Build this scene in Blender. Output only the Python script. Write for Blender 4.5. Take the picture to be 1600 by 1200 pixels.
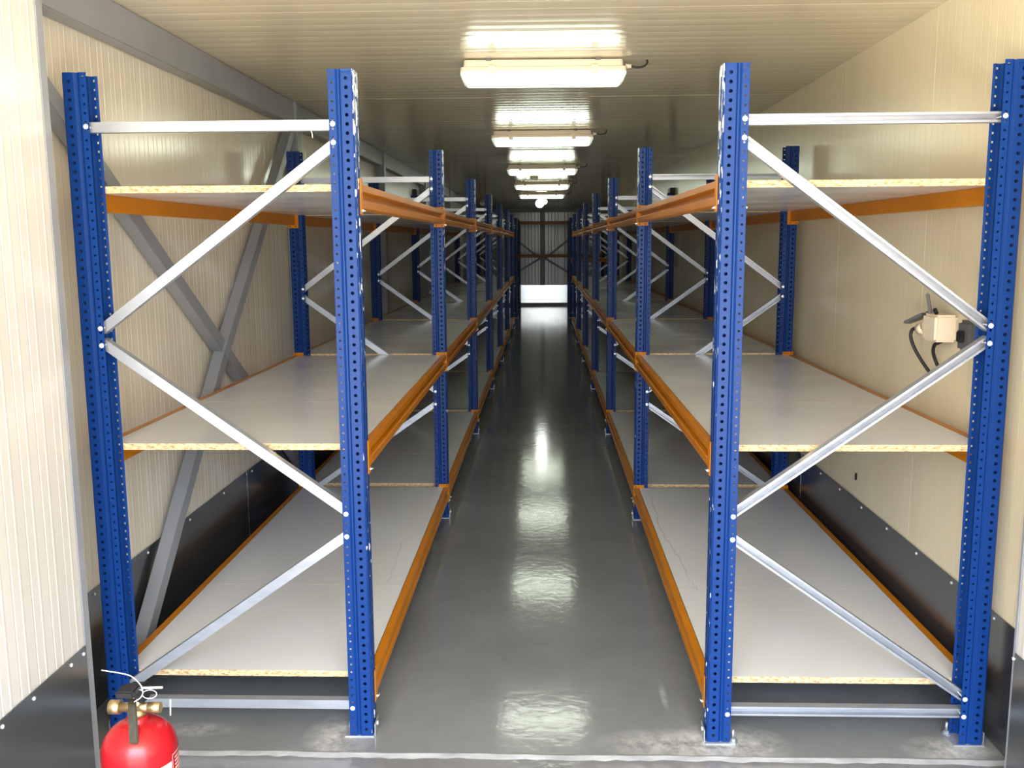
import bpy, bmesh, math, random
from mathutils import Vector, Matrix
from math import sin, cos, pi, radians

random.seed(7)
for o in list(bpy.data.objects):
    bpy.data.objects.remove(o)
SC = bpy.context.scene
COL = SC.collection

# ------------------------------------------------------------------ camera
CAMZ = 1.5172
cam_d = bpy.data.cameras.new('camera')
cam = bpy.data.objects.new('camera', cam_d)
COL.objects.link(cam)
SC.camera = cam
F, PIT, YAW, ROL = 1465.875, 0.1498, -0.0349, -0.0068
cam_d.sensor_fit = 'HORIZONTAL'
cam_d.sensor_width = 36.0
cam_d.lens = F / 1600 * 36.0
cam_d.clip_start = 0.02
cam_d.clip_end = 300
fw = Vector((sin(YAW) * cos(PIT), cos(YAW) * cos(PIT), -sin(PIT)))
rt = Vector((cos(YAW), -sin(YAW), 0))
up = rt.cross(fw)
r2 = cos(ROL) * rt + sin(ROL) * up
u2 = -sin(ROL) * rt + cos(ROL) * up
cam.matrix_world = Matrix(((r2.x, u2.x, -fw.x, 0), (r2.y, u2.y, -fw.y, 0), (r2.z, u2.z, -fw.z, CAMZ), (0, 0, 0, 1)))

# ------------------------------------------------------------------ sky and daylight
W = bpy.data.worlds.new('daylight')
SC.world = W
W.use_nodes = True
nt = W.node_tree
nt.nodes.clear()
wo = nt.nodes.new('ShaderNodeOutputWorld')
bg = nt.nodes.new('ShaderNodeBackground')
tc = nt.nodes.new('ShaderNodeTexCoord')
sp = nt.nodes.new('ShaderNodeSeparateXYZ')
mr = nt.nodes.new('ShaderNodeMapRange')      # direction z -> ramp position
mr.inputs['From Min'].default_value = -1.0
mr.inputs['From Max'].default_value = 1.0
cr = nt.nodes.new('ShaderNodeValToRGB')      # unseen sky and ground glow; horizon dimmed, nadir raised to shape indoor light
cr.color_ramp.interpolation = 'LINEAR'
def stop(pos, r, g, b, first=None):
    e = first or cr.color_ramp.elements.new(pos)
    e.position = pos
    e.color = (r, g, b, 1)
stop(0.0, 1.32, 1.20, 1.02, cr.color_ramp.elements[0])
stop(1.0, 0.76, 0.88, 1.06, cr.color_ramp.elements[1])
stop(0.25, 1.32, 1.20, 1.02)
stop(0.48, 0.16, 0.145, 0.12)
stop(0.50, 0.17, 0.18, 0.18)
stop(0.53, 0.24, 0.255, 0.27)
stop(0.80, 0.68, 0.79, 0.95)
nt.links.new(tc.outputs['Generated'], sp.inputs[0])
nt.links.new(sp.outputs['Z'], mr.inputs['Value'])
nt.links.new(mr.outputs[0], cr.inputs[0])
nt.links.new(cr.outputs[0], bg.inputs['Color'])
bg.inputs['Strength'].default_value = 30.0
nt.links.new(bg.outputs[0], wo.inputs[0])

DOOR_Y = -0.60
CEIL = 2.315
WL, WR = -1.485, 1.365          # inner faces of the side walls
NL, NR = -1.30, 1.287           # inner faces of the thicker walls by the entrance
YB = 22.87                      # back wall
pl = bpy.data.lights.new('doorway_portal', 'AREA')
pl.shape = 'RECTANGLE'
pl.size, pl.size_y = NR - NL, CEIL
pl.energy = 1
pl.cycles.is_portal = True
po = bpy.data.objects.new('doorway_portal', pl)
po.location = ((NL + NR) / 2, DOOR_Y, CEIL / 2)
po.rotation_euler = (radians(90), 0, 0)     # faces into the room (+Y)
COL.objects.link(po)
LAMP = 11.0                      # radiance of the lamp lenses

SC.view_settings.view_transform = 'Standard'
SC.view_settings.look = 'None'
SC.view_settings.gamma = 1
SC.view_settings.use_curve_mapping = False
SC.view_settings.exposure = 0.3

# ------------------------------------------------------------------ materials
def mat(name, col, rough=0.5, metal=0.0, spec=0.5, bump=None, var=None, coat=0.0, emit=None, extra=None):
    m = bpy.data.materials.new(name)
    m.use_nodes = True
    t = m.node_tree
    b = t.nodes['Principled BSDF']
    b.inputs['Base Color'].default_value = (*col, 1)
    b.inputs['Roughness'].default_value = rough
    b.inputs['Metallic'].default_value = metal
    b.inputs['Specular IOR Level'].default_value = spec
    b.inputs['Coat Weight'].default_value = coat
    b.inputs['Coat Roughness'].default_value = 0.08
    if emit:
        b.inputs['Emission Color'].default_value = (*emit[0], 1)
        b.inputs['Emission Strength'].default_value = emit[1]
    co = t.nodes.new('ShaderNodeTexCoord')
    if var:      # (scale vector, amount, detail, contrast lo, hi)
        mp = t.nodes.new('ShaderNodeMapping')
        mp.inputs['Scale'].default_value = var[0]
        n = t.nodes.new('ShaderNodeTexNoise')
        n.inputs['Scale'].default_value = 1.0
        n.inputs['Detail'].default_value = 5
        t.links.new(co.outputs['Object'], mp.inputs[0])
        t.links.new(mp.outputs[0], n.inputs['Vector'])
        r = t.nodes.new('ShaderNodeMapRange')
        r.inputs['From Min'].default_value = 0.3
        r.inputs['From Max'].default_value = 0.7
        t.links.new(n.outputs[0], r.inputs['Value'])
        x = t.nodes.new('ShaderNodeMix')
        x.data_type = 'RGBA'
        x.inputs[6].default_value = (*col, 1)
        x.inputs[7].default_value = (*var[1], 1)
        t.links.new(r.outputs[0], x.inputs[0])
        t.links.new(x.outputs[2], b.inputs['Base Color'])
    if bump:     # (scale vector, strength, distance)
        mp = t.nodes.new('ShaderNodeMapping')
        mp.inputs['Scale'].default_value = bump[0]
        n = t.nodes.new('ShaderNodeTexNoise')
        n.inputs['Scale'].default_value = 1.0
        n.inputs['Detail'].default_value = 3
        bp = t.nodes.new('ShaderNodeBump')
        bp.inputs['Strength'].default_value = bump[1]
        bp.inputs['Distance'].default_value = bump[2]
        t.links.new(co.outputs['Object'], mp.inputs[0])
        t.links.new(mp.outputs[0], n.inputs['Vector'])
        t.links.new(n.outputs[0], bp.inputs['Height'])
        t.links.new(bp.outputs[0], b.inputs['Normal'])
    if extra:
        extra(t, b, co)
    return m

M = {}
M['cream_left'] = mat('cream_panel_left', (0.72, 0.67, 0.56), 0.17, var=((6, 6, 0.7), (0.66, 0.60, 0.49)), bump=((9, 9, 1.2), 0.25, 0.004))
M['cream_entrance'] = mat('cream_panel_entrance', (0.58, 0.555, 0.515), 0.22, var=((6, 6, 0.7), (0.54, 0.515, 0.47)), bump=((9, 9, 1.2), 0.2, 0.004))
M['cream_right'] = mat('cream_panel_right', (0.75, 0.67, 0.48), 0.24, var=((5, 5, 0.8), (0.71, 0.63, 0.445)), bump=((7, 7, 1.0), 0.2, 0.004))
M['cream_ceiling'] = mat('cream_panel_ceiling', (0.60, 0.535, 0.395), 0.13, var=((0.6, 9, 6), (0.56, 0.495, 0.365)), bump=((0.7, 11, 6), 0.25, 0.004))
M['backing'] = mat('panel_backing', (0.10, 0.095, 0.085), 0.9)
M['joint_dark'] = mat('dark_joint', (0.03, 0.03, 0.03), 0.8)
M['grey_steel'] = mat('grey_painted_steel', (0.27, 0.28, 0.31), 0.35, var=((3, 3, 3), (0.22, 0.23, 0.25)))
M['skirt'] = mat('galvanised_sheet', (0.22, 0.23, 0.24), 0.24, metal=0.85, var=((2, 1.2, 3), (0.17, 0.18, 0.19)), bump=((1.5, 1.5, 3), 0.15, 0.01))
M['zinc'] = mat('zinc_steel', (0.42, 0.435, 0.47), 0.40, metal=0.6, var=((12, 40, 40), (0.34, 0.36, 0.40)))
M['bolt'] = mat('bright_bolt', (0.85, 0.86, 0.88), 0.3, metal=0.4)
M['orange'] = mat('orange_paint', (0.50, 0.172, 0.004), 0.30, spec=0.17, var=((8, 8, 8), (0.43, 0.145, 0.003)))
M['black'] = mat('black_plastic', (0.012, 0.012, 0.013), 0.45, spec=0.3)
M['dark_grey'] = mat('dark_grey_plastic', (0.10, 0.10, 0.105), 0.5)
M['cream_plastic'] = mat('cream_plastic', (0.72, 0.62, 0.47), 0.4)
M['white_plastic'] = mat('white_plastic', (0.8, 0.79, 0.75), 0.4)
M['red'] = mat('red_enamel', (0.36, 0.006, 0.010), 0.24, spec=0.35, var=((9, 9, 9), (0.29, 0.008, 0.012)))
M['brass'] = mat('brass', (0.48, 0.36, 0.19), 0.4, metal=0.9)
M['lever'] = mat('worn_black_lever', (0.012, 0.011, 0.009), 0.4, spec=0.2, var=((60, 60, 25), (0.05, 0.043, 0.025)))
M['sticker'] = mat('white_sticker', (0.80, 0.77, 0.70), 0.5)
M['print_dark'] = mat('printed_ink', (0.25, 0.20, 0.18), 0.5)
M['print_pale'] = mat('pale_print', (0.85, 0.62, 0.58), 0.5)

def chips(t, b, co):
    # scuffed paint near the top edges of the aisle face: pale primer showing through
    g = t.nodes.new('ShaderNodeNewGeometry')
    mp = t.nodes.new('ShaderNodeMapping')
    mp.inputs['Scale'].default_value = (60, 60, 22)
    n = t.nodes.new('ShaderNodeTexNoise')
    n.inputs['Scale'].default_value = 1
    n.inputs['Detail'].default_value = 4
    t.links.new(co.outputs['Object'], mp.inputs[0])
    t.links.new(mp.outputs[0], n.inputs['Vector'])
    s = t.nodes.new('ShaderNodeSeparateXYZ')
    t.links.new(co.outputs['Object'], s.inputs[0])
    face = t.nodes.new('ShaderNodeMapRange')
    face.inputs['From Min'].default_value = 0.0035
    face.inputs['From Max'].default_value = 0.0015
    t.links.new(s.outputs['X'], face.inputs['Value'])
    zz = t.nodes.new('ShaderNodeMapRange')
    zz.inputs['From Min'].default_value = 1.2
    zz.inputs['From Max'].default_value = 2.0
    zz.inputs['To Min'].default_value = 0.36
    zz.inputs['To Max'].default_value = 0.49
    t.links.new(s.outputs['Z'], zz.inputs['Value'])
    lt = t.nodes.new('ShaderNodeMath')
    lt.operation = 'LESS_THAN'
    t.links.new(n.outputs[0], lt.inputs[0])
    t.links.new(zz.outputs[0], lt.inputs[1])
    mu = t.nodes.new('ShaderNodeMath')
    mu.operation = 'MULTIPLY'
    t.links.new(lt.outputs[0], mu.inputs[0])
    t.links.new(face.outputs[0], mu.inputs[1])
    x = t.nodes.new('ShaderNodeMix')
    x.data_type = 'RGBA'
    x.inputs[6].default_value = (0.004, 0.030, 0.150, 1)
    x.inputs[7].default_value = (0.50, 0.54, 0.58, 1)
    t.links.new(mu.outputs[0], x.inputs[0])
    t.links.new(x.outputs[2], b.inputs['Base Color'])
M['blue'] = mat('blue_paint', (0.004, 0.030, 0.150), 0.36, spec=0.18, bump=((14, 14, 5), 0.12, 0.002))
M['blue_worn'] = mat('scuffed_blue_paint', (0.004, 0.030, 0.150), 0.36, spec=0.18, bump=((14, 14, 5), 0.12, 0.002), extra=chips)

def laminate(name, stain=None):
    def ex(t, b, co):
        g = t.nodes.new('ShaderNodeNewGeometry')
        # fine dust and smears
        n = t.nodes.new('ShaderNodeTexNoise')
        n.inputs['Scale'].default_value = 3
        n.inputs['Detail'].default_value = 5
        t.links.new(co.outputs['Object'], n.inputs['Vector'])
        r = t.nodes.new('ShaderNodeMapRange')
        r.inputs['From Min'].default_value = 0.35
        r.inputs['From Max'].default_value = 0.65
        r.inputs['To Min'].default_value = 0.13
        r.inputs['To Max'].default_value = 0.22
        t.links.new(n.outputs[0], r.inputs['Value'])
        t.links.new(r.outputs[0], b.inputs['Roughness'])
        if stain:
            s = t.nodes.new('ShaderNodeSeparateXYZ')
            t.links.new(co.outputs['Object'], s.inputs[0])
            n2 = t.nodes.new('ShaderNodeTexNoise')
            n2.noise_dimensions = '1D'
            n2.inputs['Scale'].default_value = stain[2]
            n2.inputs['Detail'].default_value = 6
            t.links.new(s.outputs['Y'], n2.inputs['W'])
            a = t.nodes.new('ShaderNodeMath'); a.operation = 'MULTIPLY_ADD'
            a.inputs[1].default_value = stain[3]; a.inputs[2].default_value = stain[0] - stain[3] * 0.5
            t.links.new(n2.outputs[0], a.inputs[0])
            d = t.nodes.new('ShaderNodeMath'); d.operation = 'SUBTRACT'
            t.links.new(s.outputs['X'], d.inputs[0]); t.links.new(a.outputs[0], d.inputs[1])
            ab = t.nodes.new('ShaderNodeMath'); ab.operation = 'ABSOLUTE'
            t.links.new(d.outputs[0], ab.inputs[0])
            r2_ = t.nodes.new('ShaderNodeMapRange')
            r2_.inputs['From Min'].default_value = 0.002
            r2_.inputs['From Max'].default_value = 0.006
            r2_.inputs['To Min'].default_value = stain[1]
            r2_.inputs['To Max'].default_value = 0.0
            t.links.new(ab.outputs[0], r2_.inputs['Value'])
            x = t.nodes.new('ShaderNodeMix'); x.data_type = 'RGBA'
            x.inputs[6].default_value = (0.62, 0.625, 0.63, 1)
            x.inputs[7].default_value = (0.20, 0.20, 0.18, 1)
            t.links.new(r2_.outputs[0], x.inputs[0])
            t.links.new(x.outputs[2], b.inputs['Base Color'])
    return mat(name, (0.62, 0.625, 0.63), 0.18, extra=ex)
M['laminate'] = laminate('grey_laminate')
M['laminate_stain'] = laminate('stained_grey_laminate', (0.0, 0.55, 6.0, 0.10))

def chip_ex(t, b, co):
    v = t.nodes.new('ShaderNodeTexVoronoi')
    v.inputs['Scale'].default_value = 1.0
    mp = t.nodes.new('ShaderNodeMapping')
    mp.inputs['Scale'].default_value = (110, 110, 260)
    t.links.new(co.outputs['Object'], mp.inputs[0])
    t.links.new(mp.outputs[0], v.inputs['Vector'])
    cr = t.nodes.new('ShaderNodeValToRGB')
    cr.color_ramp.elements[0].color = (0.30, 0.18, 0.08, 1)
    cr.color_ramp.elements[1].color = (0.66, 0.50, 0.30, 1)
    e = cr.color_ramp.elements.new(0.45)
    e.color = (0.55, 0.39, 0.21, 1)
    s = t.nodes.new('ShaderNodeSeparateXYZ')
    t.links.new(v.outputs['Color'], s.inputs[0])
    t.links.new(s.outputs['X'], cr.inputs[0])
    t.links.new(cr.outputs[0], b.inputs['Base Color'])
M['chipboard'] = mat('chipboard_edge', (0.7, 0.5, 0.3), 0.8, extra=chip_ex)

def floor_ex(dust, base, dark, ripple):
    def ex(t, b, co):
        n = t.nodes.new('ShaderNodeTexNoise'); n.inputs['Scale'].default_value = 1.3; n.inputs['Detail'].default_value = 7
        n.inputs['Roughness'].default_value = 0.65
        t.links.new(co.outputs['Object'], n.inputs['Vector'])
        r = t.nodes.new('ShaderNodeMapRange'); r.inputs['From Min'].default_value = 0.32; r.inputs['From Max'].default_value = 0.68
        t.links.new(n.outputs[0], r.inputs['Value'])
        x = t.nodes.new('ShaderNodeMix'); x.data_type = 'RGBA'
        x.inputs[6].default_value = (*dark, 1); x.inputs[7].default_value = (*base, 1)
        t.links.new(r.outputs[0], x.inputs[0])
        last = x.outputs[2]
        # pale dust left around the drilled anchors
        n2 = t.nodes.new('ShaderNodeTexNoise'); n2.inputs['Scale'].default_value = 14; n2.inputs['Detail'].default_value = 8
        n2.inputs['Roughness'].default_value = 0.7
        t.links.new(co.outputs['Object'], n2.inputs['Vector'])
        for (dx, dy, rx, ry, am) in dust:
            mp = t.nodes.new('ShaderNodeMapping'); mp.inputs['Location'].default_value = (-dx / rx, -dy / ry, 0)
            mp.inputs['Scale'].default_value = (1 / rx, 1 / ry, 0)
            t.links.new(co.outputs['Object'], mp.inputs[0])
            ln = t.nodes.new('ShaderNodeVectorMath'); ln.operation = 'LENGTH'
            t.links.new(mp.outputs[0], ln.inputs[0])
            m1 = t.nodes.new('ShaderNodeMapRange'); m1.inputs['From Min'].default_value = 1.0; m1.inputs['From Max'].default_value = 0.0
            t.links.new(ln.outputs['Value'], m1.inputs['Value'])
            m2 = t.nodes.new('ShaderNodeMapRange'); m2.inputs['From Min'].default_value = 0.36; m2.inputs['From Max'].default_value = 0.62
            t.links.new(n2.outputs[0], m2.inputs['Value'])
            mu = t.nodes.new('ShaderNodeMath'); mu.operation = 'MULTIPLY'
            t.links.new(m1.outputs[0], mu.inputs[0]); t.links.new(m2.outputs[0], mu.inputs[1])
            mm = t.nodes.new('ShaderNodeMath'); mm.operation = 'MULTIPLY'; mm.inputs[1].default_value = am
            t.links.new(mu.outputs[0], mm.inputs[0])
            y = t.nodes.new('ShaderNodeMix'); y.data_type = 'RGBA'
            y.inputs[7].default_value = (0.62, 0.60, 0.56, 1)
            t.links.new(mm.outputs[0], y.inputs[0]); t.links.new(last, y.inputs[6])
            last = y.outputs[2]
        t.links.new(last, b.inputs['Base Color'])
        rr = t.nodes.new('ShaderNodeMapRange'); rr.inputs['To Min'].default_value = 0.07; rr.inputs['To Max'].default_value = 0.14
        rr.inputs['From Min'].default_value = 0.3; rr.inputs['From Max'].default_value = 0.7
        t.links.new(n2.outputs[0], rr.inputs['Value']); t.links.new(rr.outputs[0], b.inputs['Roughness'])
        n3 = t.nodes.new('ShaderNodeTexNoise'); n3.inputs['Scale'].default_value = 28; n3.inputs['Detail'].default_value = 4
        t.links.new(co.outputs['Object'], n3.inputs['Vector'])
        bp = t.nodes.new('ShaderNodeBump'); bp.inputs['Strength'].default_value = ripple; bp.inputs['Distance'].default_value = 0.003
        t.links.new(n3.outputs[0], bp.inputs['Height']); t.links.new(bp.outputs[0], b.inputs['Normal'])
    return ex
DUST = [(-0.64, 2.70, 0.12, 0.16, 0.8), (0.56, 2.68, 0.20, 0.14, 1.0), (0.36, 2.68, 0.22, 0.10, 0.7), (1.22, 2.66, 0.16, 0.10, 0.9), (-1.10, 2.74, 0.14, 0.05, 0.6), (0.40, 3.0, 0.015, 0.12, 0.5)]
M['floor'] = mat('grey_epoxy_floor', (0.15, 0.155, 0.155), 0.2, spec=0.5, extra=floor_ex(DUST, (0.185, 0.192, 0.195), (0.14, 0.146, 0.149), 0.16))
M['slab'] = mat('worn_entrance_concrete', (0.17, 0.17, 0.17), 0.6, extra=floor_ex([(0.5, 2.52, 0.5, 0.08, 0.6), (-0.7, 2.45, 0.25, 0.06, 0.5)], (0.19, 0.19, 0.19), (0.12, 0.12, 0.125), 0.4))
M['lip'] = mat('pale_concrete_lip', (0.30, 0.30, 0.30), 0.8, var=((9, 30, 9), (0.17, 0.17, 0.17)))

def lens_ex(t, b, co):
    # tubes glow over the middle of the lens; its ends stay pale and clear
    s = t.nodes.new('ShaderNodeSeparateXYZ'); t.links.new(co.outputs['Object'], s.inputs[0])
    a = t.nodes.new('ShaderNodeMath'); a.operation = 'ABSOLUTE'; t.links.new(s.outputs['X'], a.inputs[0])
    r = t.nodes.new('ShaderNodeMapRange'); r.inputs['From Min'].default_value = 0.340; r.inputs['From Max'].default_value = 0.295
    r.inputs['To Min'].default_value = 0.35; r.inputs['To Max'].default_value = LAMP
    t.links.new(a.outputs[0], r.inputs['Value']); t.links.new(r.outputs[0], b.inputs['Emission Strength'])
M['lens'] = mat('lamp_lens', (0.7, 0.75, 0.66), 0.3, emit=((0.90, 1.0, 0.80), LAMP), extra=lens_ex)
M['bulb'] = mat('glowing_bulb', (0.8, 0.8, 0.8), 0.3, emit=((0.95, 1.0, 0.93), LAMP * 1.6))

# ------------------------------------------------------------------ mesh helpers
def quad_box(bm, x0, x1, y0, y1, z0, z1, mi=0):
    v = [bm.verts.new(p) for p in ((x0, y0, z0), (x1, y0, z0), (x1, y1, z0), (x0, y1, z0), (x0, y0, z1), (x1, y0, z1), (x1, y1, z1), (x0, y1, z1))]
    fs = [(0, 3, 2, 1), (4, 5, 6, 7), (0, 1, 5, 4), (1, 2, 6, 5), (2, 3, 7, 6), (3, 0, 4, 7)]
    out = []
    for f in fs:
        q = bm.faces.new([v[i] for i in f]); q.material_index = mi; out.append(q)
    return v, out

def prism(bm, poly, axis, a, b, mi=0, mtx=None):
    """extrude a closed 2-D polygon along an axis; poly in the two other axes (cyclic order)"""
    def P(p, c):
        if axis == 'x': q = Vector((c, p[0], p[1]))
        elif axis == 'y': q = Vector((p[0], c, p[1]))
        else: q = Vector((p[0], p[1], c))
        return mtx @ q if mtx else q
    A = [bm.verts.new(P(p, a)) for p in poly]
    B = [bm.verts.new(P(p, b)) for p in poly]
    n = len(poly)
    fs = [bm.faces.new((A[i], A[(i + 1) % n], B[(i + 1) % n], B[i])) for i in range(n)]
    fs.append(bm.faces.new(A[::-1])); fs.append(bm.faces.new(B))
    for f in fs: f.material_index = mi
    return fs

def tube(bm, pts, r, n=8, cap=True):
    pts = [Vector(p) for p in pts]
    rings = []
    prev = None
    for i, p in enumerate(pts):
        d = (pts[min(i + 1, len(pts) - 1)] - pts[max(i - 1, 0)]).normalized()
        a = prev if prev is not None else (Vector((0, 0, 1)) if abs(d.z) < 0.9 else Vector((1, 0, 0)))
        a = (a - d * a.dot(d)).normalized()
        prev = a
        b = d.cross(a)
        rr = r[i] if isinstance(r, (list, tuple)) else r
        rings.append([bm.verts.new(p + rr * (cos(2 * pi * k / n) * a + sin(2 * pi * k / n) * b)) for k in range(n)])
    for i in range(len(rings) - 1):
        for k in range(n):
            f = bm.faces.new((rings[i][k], rings[i][(k + 1) % n], rings[i + 1][(k + 1) % n], rings[i + 1][k])); f.smooth = True
    if cap:
        bm.faces.new(rings[0][::-1]); bm.faces.new(rings[-1])

def lathe(bm, prof, n=32, c=(0, 0, 0), smooth=True):
    rings = []
    for r, z in prof:
        rings.append([bm.verts.new((c[0] + r * cos(2 * pi * k / n), c[1] + r * sin(2 * pi * k / n), c[2] + z)) for k in range(n)])
    for i in range(len(rings) - 1):
        for k in range(n):
            f = bm.faces.new((rings[i][k], rings[i][(k + 1) % n], rings[i + 1][(k + 1) % n], rings[i + 1][k])); f.smooth = smooth
    bm.faces.new(rings[0][::-1]); bm.faces.new(rings[-1])

def bezier(pts, n=24):
    """Catmull-Rom through points"""
    P = [Vector(p) for p in pts]
    P = [2 * P[0] - P[1]] + P + [2 * P[-1] - P[-2]]
    out = []
    seg = len(P) - 3
    for i in range(seg):
        p0, p1, p2, p3 = P[i:i + 4]
        for k in range(n // seg + (1 if i == seg - 1 else 0)):
            t = k / (n // seg)
            out.append(0.5 * ((2 * p1) + (p2 - p0) * t + (2 * p0 - 5 * p1 + 4 * p2 - p3) * t * t + (3 * p1 - p0 - 3 * p2 + p3) * t ** 3))
    return out

def finish(name, bm, mats, parent=None, loc=(0, 0, 0), bevel=0, rot=None, recalc=True):
    if recalc:
        bmesh.ops.recalc_face_normals(bm, faces=bm.faces)
    if bevel:
        bmesh.ops.bevel(bm, geom=[e for e in bm.edges if len(e.link_faces) == 2 and e.calc_face_angle(0) > 0.5], offset=bevel, segments=2, affect='EDGES', clamp_overlap=True)
    me = bpy.data.meshes.new(name)
    bm.to_mesh(me); bm.free()
    for m in (mats if isinstance(mats, (list, tuple)) else [mats]):
        me.materials.append(m)
    o = bpy.data.objects.new(name, me)
    COL.objects.link(o)
    o.location = loc
    if rot: o.rotation_euler = rot
    if parent: o.parent = parent
    return o

def box_obj(name, b, m, parent=None, bevel=0, loc=(0, 0, 0), rot=None):
    bm = bmesh.new(); quad_box(bm, *b)
    return finish(name, bm, m, parent, loc, bevel, rot)

def empty(name, loc=(0, 0, 0), rz=0, label=None, cat=None, group=None):
    o = bpy.data.objects.new(name, None)
    o.empty_display_size = 0.05
    COL.objects.link(o); o.location = loc; o.rotation_euler = (0, 0, rz)
    return tag(o, label, cat, group)

def tag(o, label=None, cat=None, group=None, kind=None):
    if label: o['label'] = label
    if cat: o['category'] = cat
    if group: o['group'] = group
    if kind: o['kind'] = kind
    return o

def clone(o, parent=None, loc=None, rz=None):
    c = o.copy(); COL.objects.link(c)
    if parent: c.parent = parent
    if loc is not None: c.location = loc
    if rz is not None: c.rotation_euler = (0, 0, rz)
    for ch in [x for x in KIDS.get(o.name, [])]:
        d = clone(ch, c)
        KIDS.setdefault(c.name, []).append(d)
    return c
KIDS = {}
def kid(parent, o):
    o.parent = parent
    KIDS.setdefault(parent.name, []).append(o)
    return o

# ------------------------------------------------------------------ the room
# floor: epoxy slab inside, rougher slab at the entrance a few mm lower
LIP = 2.615
fl = tag(box_obj('floor', (WL - 0.1, WR + 0.1, LIP, YB + 0.1, -0.12, 0.0), M['floor']), kind='structure')
bm = bmesh.new()
quad_box(bm, -1.6, 1.6, -0.9, LIP - 0.012, -0.13, -0.006)
finish('entrance_slab', bm, M['slab'], fl)
# uneven pale lip between the two slabs
bm = bmesh.new()
n = 90
rows = [[], [], []]
for i in range(n + 1):
    x = WL - 0.1 + (WR - WL + 0.2) * i / n
    yy = LIP - 0.006 + 0.002 * sin(i * 0.35) + random.uniform(-0.0015, 0.0015)
    rows[0].append(bm.verts.new((x, yy - 0.014 + random.uniform(-0.004, 0.004), -0.0055)))
    rows[1].append(bm.verts.new((x, yy, 0.0025)))
    rows[2].append(bm.verts.new((x, yy + 0.016 + random.uniform(-0.003, 0.003), -0.002)))
for a in range(2):
    for i in range(n):
        bm.faces.new((rows[a][i], rows[a][i + 1], rows[a + 1][i + 1], rows[a + 1][i]))
bm.faces.ensure_lookup_table()
tag(finish('trim_1', bm, M['lip']), kind='structure')

def ribbed_panel(width, depth, ribs, groove, gd, ridge, crown=0.0):
    """cross-section of one sandwich panel face: (s, out) polyline, 'out' is towards the room"""
    pts = [(0.0003, -0.0009), (0.0009, 0.0)]
    p = width / ribs
    for i in range(ribs):
        s = i * p
        if ridge:
            pts += [(s + p * 0.36, 0), (s + p * 0.36 + 0.003, ridge), (s + p * 0.36 + 0.009, ridge), (s + p * 0.36 + 0.012, 0)]
        else:
            pts += [(s + p * 0.47, crown)]
        if i < ribs - 1:
            g = s + p * 0.97
            pts += [(g - groove, 0), (g - groove * 0.4, -gd), (g + groove * 0.4, -gd), (g + groove, 0)]
    pts += [(width - 0.0009, 0), (width - 0.0003, -0.0009)]
    return [q for i, q in enumerate(pts) if i == 0 or q[0] > pts[i - 1][0]]

def wall_panels(name, X, sgn, y0, y1, z0, z1, m, width, prof, thick=0.10):
    """sgn=+1: room lies towards +X"""
    back = X - sgn * 0.006
    w = tag(box_obj(name, (min(back, back - sgn * thick), max(back, back - sgn * thick), y0, y1, z0, z1), M['backing']), kind='structure')
    y = y0
    proto = None
    while y < y1 - 0.01:
        ww = min(width, y1 - y)
        if proto and ww == width:
            c = proto.copy(); COL.objects.link(c); c.parent = w; c.location = (X, y, z0)
        else:
            bm = bmesh.new()
            pp = [q for q in prof if q[0] <= ww - 0.004] + [(ww - 0.0009, 0), (ww - 0.0003, -0.0009)]
            pp = [q for i, q in enumerate(pp) if i == 0 or q[0] > pp[i - 1][0]]
            a = [bm.verts.new((sgn * o, s, 0)) for s, o in pp]
            b = [bm.verts.new((sgn * o, s, z1 - z0)) for s, o in pp]
            for i in range(len(pp) - 1):
                f = bm.faces.new((a[i], a[i + 1], b[i + 1], b[i]) if sgn > 0 else (a[i], b[i], b[i + 1], a[i + 1]))
            # returns back to the core on both long edges
            for i, s in ((0, pp[0][0]), (len(pp) - 1, pp[-1][0])):
                c1 = bm.verts.new((-sgn * 0.006, s, 0)); c2 = bm.verts.new((-sgn * 0.006, s, z1 - z0))
                bm.faces.new((a[i], b[i], c2, c1))
            c = finish('wall_panel', bm, m, w, (X, y, z0), recalc=False)
            if ww == width: proto = c
        y += width
    return w

PL = ribbed_panel(1.0, 0, 12, 0.004, 0.0008, 0.0007)
PR = ribbed_panel(1.0, 0, 20, 0.004, 0.0003, 0)
PC = ribbed_panel(1.0, 0, 10, 0.008, 0.0005, 0, 0.0004)
wall_l = wall_panels('wall_left', WL, 1, 2.45, YB, 0, CEIL, M['cream_left'], 1.0, PL)
wall_r = wall_panels('wall_right', WR, -1, 2.45, YB, 0, CEIL, M['cream_right'], 1.0, PR)
ELX, ERX = NL, NR
wall_el = wall_panels('wall_entrance_left', NL, 1, DOOR_Y, 2.468, 0, CEIL, M['cream_entrance'], 1.0, ribbed_panel(1.0, 0, 12, 0.004, 0.0009, 0.0009), 0.185)
wall_er = wall_panels('wall_entrance_right', NR, -1, DOOR_Y, 2.468, 0, CEIL, M['cream_entrance'], 1.0, ribbed_panel(1.0, 0, 12, 0.004, 0.0009, 0.0009), 0.078)

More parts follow.
